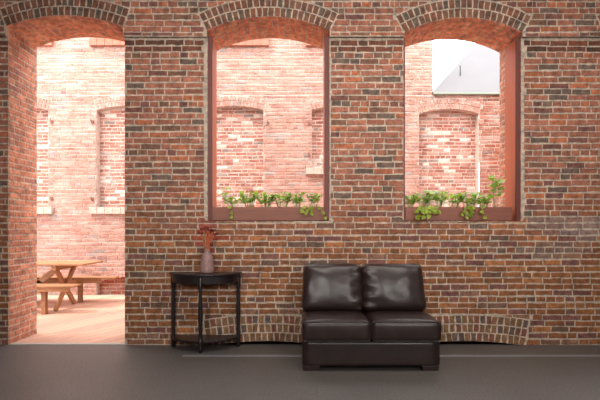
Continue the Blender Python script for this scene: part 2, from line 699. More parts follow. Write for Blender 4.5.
MORTAR = (0.57, 0.45, 0.35)
T = 0.54                 # wall thickness
ZB = 1.378               # bottom of the window openings
CORB = 3.41              # the wall steps forward above this height
PROUD = 0.042
door = Arch(-3.239, -1.947, -0.05, 3.525, 3.644)
win1 = Arch(-1.028, 0.328, ZB, 3.478, 3.633, margin=(0.035, 0.012))
win2 = Arch(1.150, 2.456, ZB, 3.455, 3.620, margin=(0.0, 0.032))
win3 = Arch(3.360, 4.700, ZB, 3.455, 3.620, margin=(0.0, 0.0))
foot1 = Arch(-1.03, 0.31, -0.05, -0.010, 0.044, rings=3, hr=0.097)
foot2 = Arch(1.15, 2.50, -0.05, -0.010, 0.044, rings=3, hr=0.097)
OPEN = [door, win1, win2, win3]
X0, X1, ZT = -4.6, 5.6, 4.95

rnd = random.Random(11)
mb = MB()
core(mb, X0, X1, 0.06, ZT, 0.08, T, OPEN, MORTAR)
for xa, xb in ((X0, door.xl), (door.xr, X1)):
    mb.box(xa, xb, T - 0.06, T, -0.04, 0.0601, MORTAR)
    mb.box(xa, xb, 0.031, T, -0.06, -0.035, (0.10, 0.06, 0.045))
    for xw in (xa, xb - 0.03):
        mb.box(xw, xw + 0.03, 0.081, T - 0.06, -0.04, 0.0601, MORTAR)
lower = sorted(OPEN, key=lambda a: a.xl)
# front skin, with the low gaps under the relieving arches at the floor
core(mb, X0, X1, 0.046, ZT, 0.0, 0.0801, OPEN, MORTAR)
core(mb, X0, door.xl, -0.04, 0.0461, 0.0, 0.08, [], MORTAR)
core(mb, door.xr, 2.95, -0.04, 0.0461, 0.0, 0.08, [foot1, foot2], MORTAR)
core(mb, 2.95, X1, -0.04, 0.0461, 0.0, 0.08, [], MORTAR)
core(mb, X0, X1, CORB, ZT, -PROUD, 0.001, OPEN, MORTAR)
yf = lambda z: -PROUD if z > CORB else 0.0
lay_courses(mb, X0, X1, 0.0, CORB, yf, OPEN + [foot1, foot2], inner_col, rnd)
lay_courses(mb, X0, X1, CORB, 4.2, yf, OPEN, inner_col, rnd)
for a in OPEN:
    lay_ring(mb, a, -PROUD, arch_col, rnd)
    lay_soffit(mb, a, -PROUD, T, reveal_col, rnd)
    lay_jamb(mb, a.xl, 1, 0.0, T, max(0, a.zb), a.zs, reveal_col, rnd)
    lay_jamb(mb, a.xr, -1, 0.0, T, max(0, a.zb), a.zs, reveal_col, rnd)
for a in (foot1, foot2):
    lay_ring(mb, a, 0.0, base_arch_col, rnd)
structure(mb.build('wall_front', M_BRICK), 'old red brick wall with arched openings facing the room', 'wall')

# ------------------------------------------------------------------ room shell
mb = MB()
mb.box(X0, X1, -8.2, 0.03, -0.06, 0.0)
structure(mb.build('floor', M_CARPET), 'flat grey carpeted floor of the room', 'floor')
mb = MB()
mb.box(X0 - .1, X1 + .1, -8.3, T, ZT, ZT + 0.12)
structure(mb.build('ceiling', M_PLASTER), 'plain pale plaster ceiling', 'ceiling')
for nm, bx in (('wall_left', (X0 - .1, X0, -8.3, T)), ('wall_right', (X1, X1 + .1, -8.3, T)),
               ('wall_back', (X0 - .1, X1 + .1, -8.4, -8.2))):
    mb = MB()
    mb.box(*bx, -0.06, ZT)
    structure(mb.build(nm, M_PLASTER), 'plain plaster wall, %s side of the room' % nm[5:], 'wall')
mb = MB()
mb.box(door.xr + 0.75, X1 - 0.1, -0.455, -0.385, -0.01, 0.003)  # narrow strip paler than the carpet
structure(mb.build('trim_1', M_STRIP, bevel=0.001), 'thin pale strip running along the grey carpet', 'floor strip')
mb = MB()
mb.box(door.xl + .005, door.xr - .005, 0.005, 0.06, -0.02, 0.008)
structure(mb.build('trim_2', M_SILL, bevel=0.003), 'pale metal threshold strip in the doorway', 'threshold')

# ------------------------------------------------------------------ window frames
def window_frame(idx, a, tl, tr, label):
    # two linings up to the arch spring with darker front stiles, a bottom rail, no head
    zt = a.zs - 0.045
    root = bpy.data.objects.new('window_%d' % idx, None)
    root.location = ((a.xl + a.xr) / 2, 0.15, a.zb)
    COL.objects.link(root)
    structure(root, label, 'window frame')
    z0 = a.zb + 0.004
    for xa, xb in ((a.xl + .0045, a.xl + tl), (a.xr - tr, a.xr - .0045)):
        mb = MB()
        mb.box(xa, xb, 0.0305, 0.285, z0, zt)
        o = rel(mb, root).build('frame_lining', M_FRAME, root, bevel=0.002)
        o['label'] = 'orange-red inner lining, brightened as in daylight'
        mb = MB()
        mb.box(xa, xb, 0.010, 0.030, z0, zt)
        o = rel(mb, root).build('front_stile', M_STILE, root, bevel=0.002)
        o['label'] = 'front edge darkened as in shade'
    mb = MB()
    mb.box(a.xl + tl, a.xr - tr, 0.03, 0.285, z0, a.zb + 0.022)
    rel(mb, root).build('bottom_rail', M_STILE, root, bevel=0.002)


window_frame(1, win1, 0.050, 0.055, 'dark red wooden frame of the left arched window')
window_frame(2, win2, 0.020, 0.050, 'dark red wooden frame of the right arched window')
window_frame(3, win3, 0.050, 0.050, 'dark red wooden frame of the window past the right edge')

# ------------------------------------------------------------------ courtyard
YW = 3.67
mb = MB()
DK = random.Random(5)
ang = 0.52
# deck boards running slantwise away from the door
du = Vector((math.sin(ang), math.cos(ang), 0))
dv = Vector((math.cos(ang), -math.sin(ang), 0))


def clip_poly(pts, xa, xb, ya, yb):
    def cut(P, f, inter):
        out = []
        for i in range(len(P)):
            p, q = P[i - 1], P[i]
            fp, fq = f(p), f(q)
            if fp >= 0:
                if fq < 0: out.append(inter(p, q, fp, fq))
                else: out.append(q)
            elif fq >= 0:
                out.append(inter(p, q, fp, fq))
                out.append(q)
        return out
    it = lambda p, q, a, b_: (p[0] + (q[0] - p[0]) * a / (a - b_), p[1] + (q[1] - p[1]) * a / (a - b_))
    for f in (lambda p: p[0] - xa, lambda p: xb - p[0], lambda p: p[1] - ya, lambda p: yb - p[1]):
        pts = cut(pts, f, it)
        if len(pts) < 3:
            return None
    return pts


mb.box(-7.6, 7.4, T, YW + .1, -0.10, -0.030, (0.45, 0.40, 0.38))
mb.box(door.xl + .005, door.xr - .005, 0.06, T + .001, -0.10, -0.030, (0.45, 0.40, 0.38))
bw = 0.14
for zone in ((-7.6, 7.4, T + 0.001, YW), (door.xl + .005, door.xr - .005, 0.062, T)):
    rr = random.Random(8)
    for i in range(-80, 80):
        k = rr.uniform(0.88, 1.12)
        c = dv * (i * bw)
        a_, b_ = c + dv * 0.003 - du * 14, c + dv * (bw - 0.003) - du * 14
        p = [(a_.x, a_.y), (b_.x, b_.y), ((b_ + du * 28).x, (b_ + du * 28).y), ((a_ + du * 28).x, (a_ + du * 28).y)]
        q = clip_poly(p, *zone)
        if q:
            # counter-clockwise
            ar = sum(q[j - 1][0] * q[j][1] - q[j][0] * q[j - 1][1] for j in range(len(q)))
            if ar < 0: q.reverse()
            mb.prism_z(q, -0.028, 0.0, (k, k * rr.uniform(.95, 1.03), k))
structure(mb.build('ground', M_DECK), 'pale orange wooden deck boards of the courtyard', 'deck')

YBL = YW
HN = [-3.923, -1.850, 0.222, 2.293]
W_N = 1.146
niches = []
for i, x in enumerate([-5.996] + HN + [4.37]):
    zs, za = 3.56, 3.64
    zb = [1.66, 1.66, 1.66, 2.45, 1.66, 1.66][i]
    if i >= 4:
        zs, za = 3.49, 3.585
    niches.append(Arch(x, x + W_N, zb, zs, za, rings=2, hr=0.10))
upper = []
base_open = [Arch(x, x + W_N, -0.05, 0.24, 0.345, rings=1, hr=0.10) for x in (-5.996, -3.923, -1.850, 0.222, 2.293)]


def yard_col(x, z, rnd):
    r = rnd.random()
    k = rnd.uniform(0.86, 1.14)
    if r < 0.72: c = (0.37, 0.175, 0.130)
    elif r < 0.88: c = (0.43, 0.225, 0.175)
    elif r < 0.95: c = (0.30, 0.14, 0.11)
    else: c = (0.27, 0.21, 0.19)
    t = smooth((x - 3.40) / 0.1)          # shade past the last niche, put into the brick colour
    c = lerp(c, (c[0] * 0.62, c[1] * 0.40, c[2] * 0.30), t)
    return tuple(min(0.9, v * k) for v in c)


def niche_col(x, z, rnd):
    r = rnd.random()
    k = rnd.uniform(0.85, 1.15)
    if r < 0.60: c = (0.28, 0.092, 0.062)
    elif r < 0.78: c = (0.40, 0.17, 0.12)
    elif r < 0.90: c = (0.55, 0.43, 0.37)
    else: c = (0.22, 0.16, 0.14)
    return tuple(min(0.9, v * k) for v in c)


YM = (0.50, 0.37, 0.31)
XC, ZC = 2.56, 3.85      # right of XC the wall is only ZC high
ZTOP = 5.25
mb = MB()
rnd = random.Random(23)
rec = 0.135
full = [a for a in niches + upper + base_open]
# body behind the niches
mb.box(-7.6, XC, YW + rec, YW + 0.5, -0.1, ZTOP, YM)
mb.box(XC, 7.4, YW + rec, YW + 0.5, -0.1, ZC, YM)
# front skin in three bands
def band(x0, x1, z0, z1, arches):
    core(mb, x0, x1, z0, z1, YW, YW + rec + .001, arches, YM)


band(-7.6, 7.4, -0.1, 0.9, base_open)
nl = [a for a in niches if a.xl < 5.3]
class Flat: pass
band(-7.6, XC + 0.0, 0.9, 4.4, niches[:4])
a4 = niches[4]
# pier and niche at the corner: the low part runs on to the right
mb.box(XC, XC + .0001, YW, YW + rec, 0.9, ZC, YM)
# left sliver of niche 4 lies left of the corner: rebuild that stretch with the opening in it
mb2 = MB()
# (mb so far closes the niche between a4.xl and XC; drop those boxes by building from scratch)
mb = MB()
mb.box(-7.6, XC, YW + rec, YW + 0.5, -0.1, ZTOP, YM)
mb.box(XC, 7.4, YW + rec, YW + 0.5, -0.1, ZC, YM)
band(-7.6, 7.4, -0.1, 0.9, base_open)
band(-7.6, 7.4, 0.9, ZC, niches)
band(-7.6, XC, ZC, ZTOP, upper)
yy = lambda z: YW
lay_courses(mb, -7.6, 7.4, 0.0, ZC, yy, niches + base_open, yard_col, rnd, joint=0.012, wave=0.006, prot=0.008)
lay_courses(mb, -7.6, XC, ZC, ZTOP, yy, upper + niches[:5], yard_col, rnd, joint=0.012, wave=0.006, prot=0.008)
for a in niches:
    if a.xl > 4.0: continue
    lay_ring(mb, a, YW, yard_col, rnd, prot=0.012)
    lay_courses(mb, a.xl + .004, a.xr - .004, a.zb, a.za - .005, lambda z: YW + rec, [], niche_col, rnd, joint=0.014, wave=0.004)
for a in base_open:
    lay_ring(mb, a, YW, yard_col, rnd, prot=0.010)
    lay_courses(mb, a.xl + .004, a.xr - .004, 0.0, a.za - .005, lambda z: YW + rec, [], lambda x, z, r: (0.36 * r.uniform(.85, 1.1), 0.08, 0.037), rnd, joint=0.012)
structure(mb.build('wall_courtyard', M_YARD), 'sunlit pale red brick wall across the courtyard with blocked arched windows', 'wall')
# courtyard side walls, closing the yard
for nm, xa in (('wall_courtyard_left', -7.8), ('wall_courtyard_right', 7.4)):
    mb = MB()
    mb.box(xa, xa + 0.2, T, YW + .5, -0.1, 3.8, (0.6, 0.3, 0.22))
    structure(mb.build(nm, M_YARD), 'plain brick end wall of the courtyard', 'wall')

# sills under the blocked windows
def sill(x, z, h, low=False):
    mb = MB()
    rr = random.Random(int(x * 100))
    n = 9
    L = W_N + 0.22
    for i in range(n):
        a = x - 0.11 + L * i / n
        mb.box(a + .002, a + L / n - .002, YW - 0.085 + rr.uniform(-.006, .006), YW + rec - 0.002, z - h, z + rr.uniform(-.012, .004))
    mb.box(x - 0.10, x + L - 0.12, YW - 0.07, YW + rec - 0.003, z - h + .005, z - .02)
    return mb


SN = ['far left edge of the doorway view', 'doorway, ', '', '']
k = 0
for x in (-5.996, -3.923, -1.850, 0.222):
    z = 2.45 if x > 0 else 1.69
    o = sill(x, z, 0.13).build('window_sill', M_STONE, bevel=0.006)
    structure(o, 'weathered sill under a blocked courtyard window', 'sill')
    o = sill(x, 4.93, 0.15).build('window_sill', M_SHADESILL, bevel=0.006)
    structure(o, 'high sill of an upper courtyard window', 'sill')

# shutter hooks beside the blocked windows
def hook(x, z, label):
    mb = MB()
    mb.box(x - .022, x + .022, YW - 0.03, YW + 0.01, z - .035, z + .035)
    mb.tube([(x, YW - .02, z), (x, YW - .07, z), (x, YW - .075, z + .05)], 0.011, 6)
    tag(mb.build('shutter_hook', M_IRON), label, 'iron hook', 'shutter hooks on the courtyard wall')


hook((52.3 - 300) / 51.9, 1.311 + (227 - 122) / 51.9, 'rusty shutter hook, upper left of the pair of bays seen through the doorway')
hook((92.5 - 300) / 51.9, 1.311 + (227 - 122) / 51.9, 'rusty shutter hook beside the arch top of the blocked window seen through the doorway')
hook((52.3 - 300) / 51.9, 1.311 + (227 - 199) / 51.9, 'rusty shutter hook just above the sill at the doorway left jamb')
hook((92.5 - 300) / 51.9, 1.311 + (227 - 199) / 51.9, 'rusty shutter hook just above the sill on the right of the doorway view')
hook((268 - 300) / 51.9, 1.311 + (227 - 123) / 51.9, 'rusty shutter hook right of the blocked arch seen through the left window')
hook((309 - 300) / 51.9, 1.311 + (227 - 123) / 51.9, 'rusty shutter hook at the upper right of the left window view')
hook((309 - 300) / 51.9, 1.311 + (227 - 155) / 51.9, 'rusty shutter hook just above the short sill in the left window view')

# white downpipe-like mortar line beside the last niche
mb = MB()
xp = (477.8 - 300) / 51.9
mb.tube([(xp + .01, YW - .035, 1.2), (xp + .01, YW - .035, 2.55)], 0.014, 8)
mb.box(xp - .01, xp + .03, YW - .035, YW + .01, 1.5, 1.53)
mb.box(xp - .01, xp + .03, YW - .035, YW + .01, 2.4, 2.43)
tag(mb.build('conduit_pipe', M_PLASTER), 'thin white vertical pipe on the courtyard wall seen through the right window', 'pipe')

# hipped grey roof of the lower wing behind
roof = empty('wing_roof', (XC, YW, ZC), 'smooth grey hipped roof above the low brick wall beyond the right window', 'roof')
mb = MB()
tp = 1.10
D = 2.6
zr = ZC + 0.04
y0 = YW - 0.05
P = [(XC - .02, y0, zr), (7.4, y0, zr), (7.4, y0 + 2 * D, zr), (XC - .02, y0 + 2 * D, zr), (XC + D, y0 + D, zr + D * tp), (7.4, y0 + D, zr + D * tp)]
mb.poly(P, [(0, 1, 5, 4), (1, 2, 5), (2, 3, 4, 5), (3, 0, 4), (0, 3, 2, 1)])
rel(mb, roof).build('roof_surface', M_GREY, roof)
mb = MB()
mb.box(XC, 7.4, YW - 0.07, YW + 0.3, ZC + .001, ZC + 0.038)
rel(mb, roof).build('eave_trim', M_COPING, roof, bevel=0.004)
mb = MB()
# roof vent pipe, on the slope
t = 0.42
px_, py_ = XC + 0.66, y0 + t
mb.tube([(px_, py_, zr + t * tp - .03), (px_, py_, zr + t * tp + 0.20)], 0.012, 8)
rel(mb, roof).build('vent_pipe', M_VENT, roof)

# ------------------------------------------------------------------ picnic table
def picnic():
    XR, XL = -3.36, -5.10
    yc = 2.32
    t = empty('picnic_table', ((XR + XL) / 2, yc, 0), 'orange-brown wooden picnic table with attached benches on the courtyard deck', 'picnic table')
    mb = MB()
    rr = random.Random(3)
    for i in range(5):
        y = yc - 0.36 + i * 0.145
        k = rr.uniform(.9, 1.1)
        mb.box(XL, XR, y, y + 0.138, 0.7105, 0.738, (k, k, k))
    rel(mb, t).build('tabletop', M_PICNIC, t, bevel=0.004)
    for yb in (yc - 0.68, yc + 0.40):
        mb = MB()
        for i in range(2):
            k = rr.uniform(.9, 1.1)
            mb.box(XL, XR + (0.0 if yb < yc else 0.15), yb + i * 0.142, yb + i * 0.142 + 0.136, 0.4135, 0.440, (k, k, k))
        rel(mb, t).build('bench_seat', M_PICNIC, t, bevel=0.004)
    for xf, sgn in ((XR - 0.48, 1), (XL + 0.45, -1)):
        for (ya, yb, dx) in ((yc - 0.34, yc + 0.34, 0.045), (yc + 0.34, yc - 0.34, 0.0)):
            mb = MB()
            mb.bar((xf + dx, ya, 0.012), (xf + dx, yb * 0.85 + yc * 0.15 , 0.70), 0.042, 0.075, up=(0, 0.7, 0.3))
            rel(mb, t).build('leg', M_PICNIC, t, bevel=0.003)
        mb = MB()
        mb.box(xf - 0.045, xf - 0.003, yc - 0.66, yc + 0.66, 0.33, 0.412)
        rel(mb, t).build('crossbeam', M_PICNIC, t, bevel=0.003)
        mb = MB()
        mb.box(xf - 0.02, xf + 0.05, yc - 0.33, yc + 0.33, 0.635, 0.71)
        rel(mb, t).build('top_batten', M_PICNIC, t, bevel=0.003)
        for yb in (yc - 0.56, yc + 0.545):
            mb = MB()
            mb.box(xf - 0.032, xf + 0.035, yb - 0.035, yb + 0.035, 0.0, 0.413, (0.85, 0.85, 0.85))
            rel(mb, t).build('bench_leg', M_PICNIC, t, bevel=0.003)
        mb = MB()
        mb.bar((xf - sgn * 0.03, yc, 0.70), (xf - sgn * 0.46, yc, 0.36), 0.04, 0.085)
        rel(mb, t).build('brace', M_PICNIC, t, bevel=0.003)
    mb = MB()
    mb.box(XL + .5, XR - .5, yc - 0.022, yc + 0.022, 0.315, 0.40)
    rel(mb, t).build('stretcher', M_PICNIC, t, bevel=0.003)
    for yb in (yc - 0.665, yc + 0.40):
        mb = MB()
        mb.box(XL + .1, XR - .06, yb + 0.0, yb + 0.03, 0.35, 0.414)
        rel(mb, t).build('bench_rail', M_PICNIC, t, bevel=0.003)


picnic()

# ------------------------------------------------------------------ planters and plants
def planter(a, tl, tr, xr_gap, label):
    x0, x1 = a.xl + tl + 0.0, a.xr - tr - xr_gap
    o = empty('planter_box', ((x0 + x1) / 2, 0.13, a.zb + 0.022), label, 'planter')
    z0, z1 = a.zb + 0.023, 1.533
    mb = MB()
    mb.box(x0 + .002, x1 - .002, 0.002, 0.024, z0 - 0.0175, z1)
    rel(mb, o).build('front_board', M_BOARD, o, bevel=0.003)
    mb = MB()
    mb.box(x0 + .002, x1 - .002, 0.232, 0.25, z0, z1 - .01)
    mb.box(x0 + .002, x0 + .02, 0.025, 0.231, z0, z1 - .01)
    mb.box(x1 - .02, x1 - .002, 0.025, 0.231, z0, z1 - .01)
    mb.box(x0 + .021, x1 - .021, 0.025, 0.231, z0, z0 + .012)
    rel(mb, o).build('box_sides', M_BOARD, o)
    mb = MB()
    n = 24
    for i in range(n):
        xa = x0 + .021 + (x1 - x0 - .042) * i / n
        mb.box(xa, xa + (x1 - x0 - .042) / n, 0.026, 0.230, z0 + .013, z1 - 0.028 + 0.006 * math.sin(i * 1.7))
    tag(rel(mb, o).build('soil', M_SOIL, o), kind='stuff')
    return o


planter(win1, 0.050, 0.055, 0.0, 'red-brown wooden planter board across the bottom of the left window')
planter(win2, 0.020, 0.050, 0.045, 'red-brown wooden planter board across the bottom of the right window')


def leaf(mb, p, d, up, size, rnd, col):
    """heart-shaped leaf with a folded midrib, base at p, tip along d"""
    d = d.normalized()
    s = d.cross(up)
    if s.length < 1e-3: s = Vector((1, 0, 0))
    s.normalize()
    n = s.cross(d).normalized()
    prof = [(0.0, 0.0), (-0.06, 0.24), (0.12, 0.44), (0.35, 0.47), (0.62, 0.33), (0.86, 0.12), (1.0, 0.0)]
    mid, L, R = [], [], []
    for t, wd in prof:
        z = -0.22 * t * t
        mid.append(p + d * (max(t, 0) * size) + n * (z * size))
        L.append(p + d * (t * size) + s * (wd * size) + n * ((z + 0.16 * wd) * size))
        R.append(p + d * (t * size) - s * (wd * size) + n * ((z + 0.16 * wd) * size))
    b = 0
    P = mid + L + R
    m = len(prof)
    F = []
    for i in range(m - 1):
        F.append((i, i + 1, m + i + 1, m + i))
        F.append((i + 1, i, 2 * m + i, 2 * m + i + 1))
    mb.poly(P, F, col)


def plant(x, y, spread, height, nstem, lsize, label, seed, group, hang=0, front=False):
    rr = random.Random(seed)
    o = empty('trailing_plant', (x, y, 1.50), label, 'plant', group)
    ms, ml = MB(), MB()
    for i in range(nstem if nstem < 3 else int(nstem * 1.7)):
        a = rr.uniform(0, 2 * PI)
        dx = rr.uniform(-1, 1) * spread * 1.2
        dy = rr.uniform(-0.07, 0.05)
        h = height * rr.uniform(0.6, 1.05) + 0.045
        p0 = Vector((x + dx * 0.35, y + dy * .4, 1.497))
        p1 = Vector((x + dx * 0.7, y + dy * .8, 1.51 + h * 0.7))
        p2 = Vector((x + dx, y + dy, 1.515 + h))
        pts = [p0.lerp(p1, t).lerp(p1.lerp(p2, t), t) for t in [k / 6 for k in range(7)]]
        ms.tube(pts, 0.0028, 5)
        k = rr.uniform(0.75, 1.2)
        for j, t in enumerate((1.0, 0.72, 0.5)):
            if j and rr.random() < 0.35: continue
            q = pts[int(t * 6)]
            d = Vector((rr.uniform(-1, 1), rr.uniform(-0.7, 0.3), rr.uniform(0.0, 0.6)))
            leaf(ml, q, d, Vector((rr.uniform(-.3, .3), -0.55, 1)), lsize * rr.uniform(0.7, 1.1), rr,
                 (k, k * rr.uniform(.9, 1.08), k * .9))
    for i in range(hang):
        dx = rr.uniform(-0.10, 0.10)
        L = rr.uniform(0.04, 0.11)
        p = [Vector((x + dx * .3, y - 0.02, 1.50)), Vector((x + dx * .5, 0.07, 1.565)), Vector((x + dx * .7, 0.0, 1.568)),
             Vector((x + dx * .9, -0.032, 1.53)), Vector((x + dx * 1.2, -0.038, 1.53 - L * .5)), Vector((x + dx * 1.5, -0.034, 1.53 - L))]
        ms.tube(p, 0.0026, 5)
        for q in p[3:]:
            k = rr.uniform(0.6, 1.25)
            d = Vector((rr.uniform(-1, 1), rr.uniform(-0.5, -0.05), rr.uniform(-1, 0.1)))
            leaf(ml, q + Vector((0, -.004, 0)), d, Vector((0, -1, 0.4)), lsize * rr.uniform(0.6, 0.9), rr, (k * 1.1, k, k * .8))
    rel(ms, o).build('stem', M_STEM, o, smooth=True)
    rel(ml, o).build('leaves', M_LEAF, o, smooth=True, recalc=False)
    return o


def px(v): return (v - 300) / 90.0 * 1.02
G1, G2 = 'plants in the left window planter', 'plants in the right window planter'
plant(px(224), 0.10, 0.03, 0.19, 2, 0.075, 'tall two-leaved sprig at the left end of the left window planter', 3, G1)
plant(px(233), 0.12, 0.08, 0.07, 7, 0.055, 'low plant with a pale runner over the board beside the tall sprig', 4, G1, hang=1)
plant(px(249), 0.13, 0.08, 0.13, 11, 0.062, 'bushy plant in the left window below the blocked brick arch', 5, G1)
plant(px(266), 0.13, 0.09, 0.12, 11, 0.062, 'bushy plant below the left window arch apex, middle of its planter', 6, G1)
plant(px(282), 0.12, 0.09, 0.13, 11, 0.062, 'dense plant second from the right in the left window planter row', 7, G1)
plant(px(297), 0.12, 0.06, 0.12, 7, 0.058, 'small plant left of the drooping plant in the left window planter', 8, G1)
plant(px(313), 0.09, 0.07, 0.12, 7, 0.060, 'drooping plant with leaves over the board, right end of left window', 9, G1, hang=4)
plant(px(410), 0.11, 0.06, 0.09, 8, 0.060, 'low yellow-green plant at the left end of the right window planter', 12, G2)
plant(px(424), 0.10, 0.09, 0.14, 10, 0.072, 'drooping leafy plant hanging over the board, left part of right window', 13, G2, hang=7)
plant(px(440), 0.13, 0.08, 0.13, 11, 0.062, 'upright bushy plant between the two drooping plants in the right window', 14, G2)
plant(px(455), 0.13, 0.08, 0.11, 10, 0.060, 'low bushy plant just left of the centre trailing plant, right window', 15, G2)
plant(px(469), 0.10, 0.09, 0.12, 10, 0.062, 'trailing plant hanging over the board, middle of the right window', 16, G2, hang=6)
plant(px(484), 0.13, 0.08, 0.10, 11, 0.060, 'low bushy plant beside the tall climbing plant in the right window', 17, G2)
plant(px(497), 0.13, 0.05, 0.30, 7, 0.080, 'tallest climbing plant against the orange jamb of the right window', 18, G2)

# ------------------------------------------------------------------ half-moon console table
def console():
    cx, R = -1.035, 0.395
    yb, dp = -0.035, 0.315
    t = empty('console_table', (cx, yb - 0.12, 0), 'black half-moon console table with turned front leg against the brick wall', 'console table')

    def half(rx, ry, n=28, y0=yb):
        return [(cx + rx * math.cos(a), y0 - ry * math.sin(a)) for a in [PI + PI * i / n * 1.0 for i in range(n + 1)]][::1]

    def outline(rx, ry, n=28):
        pts = [(cx - rx * math.cos(PI * i / n), yb - ry * math.sin(PI * i / n) ** 0.85) for i in range(n + 1)]
        return pts          # left -> front -> right : counter-clockwise from above
    mb = MB()
    mb.prism_z(outline(R, dp), 0.795, 0.818)
    rel(mb, t).build('tabletop', M_BLACKWOOD, t, bevel=0.006, seg=3)
    mb = MB()
    o1, o2 = outline(R - .03, dp - .03), outline(R - .05, dp - .05)
    n = len(o1)
    P = [(x, y, 0.715) for x, y in o1] + [(x, y, 0.794) for x, y in o1] + [(x, y, 0.715) for x, y in o2] + [(x, y, 0.794) for x, y in o2]
    F = []
    for i in range(n - 1):
        F += [(i, i + 1, n + i + 1, n + i), (2 * n + i + 1, 2 * n + i, 3 * n + i, 3 * n + i + 1),
              (2 * n + i, 2 * n + i + 1, i + 1, i), (n + i, n + i + 1, 3 * n + i + 1, 3 * n + i)]
    mb.poly(P, F)
    mb.box(cx - R + .03, cx + R - .03, yb - .022, yb - .004, 0.715, 0.794)
    rel(mb, t).build('apron', M_BLACKWOOD, t)
    mb = MB()
    mb.prism_z(outline(R - .035, dp - .035), 0.10, 0.122)
    rel(mb, t).build('lower_shelf', M_BLACKWOOD, t, bevel=0.004)
    for lx, ly, front in ((cx - R + .038, yb - .024, 0), (cx + R - .038, yb - .024, 0), (cx, yb - dp + .028, 1)):
        mb = MB()
        if front:
            prof = [(.012, 0), (.017, .015), (.021, .05), (.015, .075), (.022, .09), (.022, .135), (.014, .15), (.017, .165),
                    (.0165, .2), (.021, .36), (.0205, .48), (.016, .60), (.013, .625), (.021, .64), (.014, .655), (.023, .675), (.017, .69),
                    (.020, .705), (.017, .713), (.017, .794)]
        else:
            prof = [(.015, 0), (.018, .03), (.019, .09), (.019, .135), (.016, .17), (.019, .40), (.017, .60), (.014, .63), (.021, .65), (.018, .67), (.022, .69), (.022, .794)]
        mb.lathe([(q * 1.18, zz) for q, zz in prof], lx, ly, 16)
        rel(mb, t).build('leg', M_BLACKWOOD, t, smooth=True)


console()

# ------------------------------------------------------------------ vase with dried flowers
vx, vy, vz = -0.993, -0.185, 0.8185
mb = MB()
prof = [(.056, 0), (.073, .004), (.077, .02), (.075, .06), (.070, .11), (.064, .15), (.057, .18), (.045, .20), (.033, .215), (.031, .235), (.036, .25),
        (.032, .25), (.027, .235), (.026, .215), (.030, .20), (.040, .178), (.050, .148), (.058, .108), (.063, .06), (.064, .02), (.050, .012)]
mb.lathe([(r, z) for r, z in prof], 0, 0, 28)
vase = mb.build('vase', M_VASE, smooth=True)
vase.location = (vx, vy, vz)
tag(vase, 'squat mauve bottle-shaped vase standing on the black half-moon table', 'vase')

rr = random.Random(44)
FL = [(-0.078, 0.0, 0.435, 'outermost left dried red flower in the mauve vase, drooping sideways', 1),
      (-0.042, -0.03, 0.475, 'dried flower head left of centre in the mauve vase, front side', 0),
      (-0.004, 0.01, 0.490, 'tallest dried red flower in the middle of the mauve vase', 1),
      (0.030, -0.03, 0.468, 'dried flower right of the tallest one in the mauve vase', 1),
      (0.066, 0.0, 0.455, 'dried red flower leaning right in the mauve vase', 1),
      (0.088, 0.015, 0.42, 'lowest outermost right dried red flower in the mauve vase', 1)]
for i, (dx, dy, h, lab, red) in enumerate(FL):
    o = empty('dried_flower', (vx, vy, vz + .03), lab, 'dried flower', 'dried flowers in the mauve vase')
    a = -PI + i * 1.03
    p0 = Vector((0.018 * math.cos(a), 0.018 * math.sin(a), 0.0))
    p1 = Vector((0.013 * math.cos(a) + dx * .10, 0.012 * math.sin(a), 0.215))
    p2 = Vector((dx * .55, dy * .5, h * 0.80))
    p3 = Vector((dx * .92, dy, h - .045))
    pts = [p0, p0.lerp(p1, .5), p1, p1.lerp(p2, .5) + Vector((0, 0, .01)), p2, p3]
    mb = MB()
    mb.tube(pts, [.005, .006, .007, .011, .009, .005], 6)
    mb.build('stem', M_DRYSTEM if red else M_STRAW, o, smooth=True)
    mb = MB()
    for k in range(9):
        b_ = 2 * PI * k / 9 + rr.uniform(-.3, .3)
        rad = rr.uniform(.02, .034)
        q = p3 + Vector((rad * math.cos(b_), rad * .8 * math.sin(b_), rr.uniform(.004, .022)))
        mb.tube([p3, p3.lerp(q, .55) + Vector((0, 0, -.004)), q], [.0022, .002, .0018], 4)
        mb.lathe([(.001, q.z - .006), (.007, q.z - .002), (.009, q.z + .004), (.006, q.z + .009), (.001, q.z + .011)], q.x, q.y, 7)
    mb.build('flower_head', M_DRYHEAD, o)
    if i in (1, 3, 4):
        mb = MB()
        for k in range(4):
            z0 = 0.27 + 0.045 * k
            q = p1.lerp(p2, (k + 1) / 5)
            sg = 1 if k % 2 else -1
            mb.tube([q, q + Vector((sg * .018, -.008, .02)), q + Vector((sg * .034, -.012, .052))], [.005, .007, .002], 5)
        mb.build('dried_leaf', M_DRYSTEM, o, smooth=True)

# ------------------------------------------------------------------ leather loveseat
def rbox(hx, hy, hz, r, n=14, shape=None):
    """rounded box as a dense grid; shape(p, unit) -> displaced p"""
    bm = bmesh.new()
    bmesh.ops.create_cube(bm, size=2)
    bmesh.ops.subdivide_edges(bm, edges=bm.edges[:], cuts=n, use_grid_fill=True)
    H = Vector((hx, hy, hz))
    for v in bm.verts:
        u = v.co.copy()
        # denser sampling near the edges
        u = Vector([math.sin(c * PI / 2) * 0.35 + c * 0.65 for c in u])
        p = Vector((u.x * hx, u.y * hy, u.z * hz))
        inner = Vector([max(-(h - r), min(h - r, c)) for c, h in zip(p, H)])
        d = p - inner
        if d.length > 1e-6:
            d = d.normalized() * r
        q = inner + d
        v.co = shape(q, u) if shape else q
    me = bpy.data.meshes.new('m')
    bm.to_mesh(me)
    bm.free()
    me.polygons.foreach_set('use_smooth', [True] * len(me.polygons))
    return me


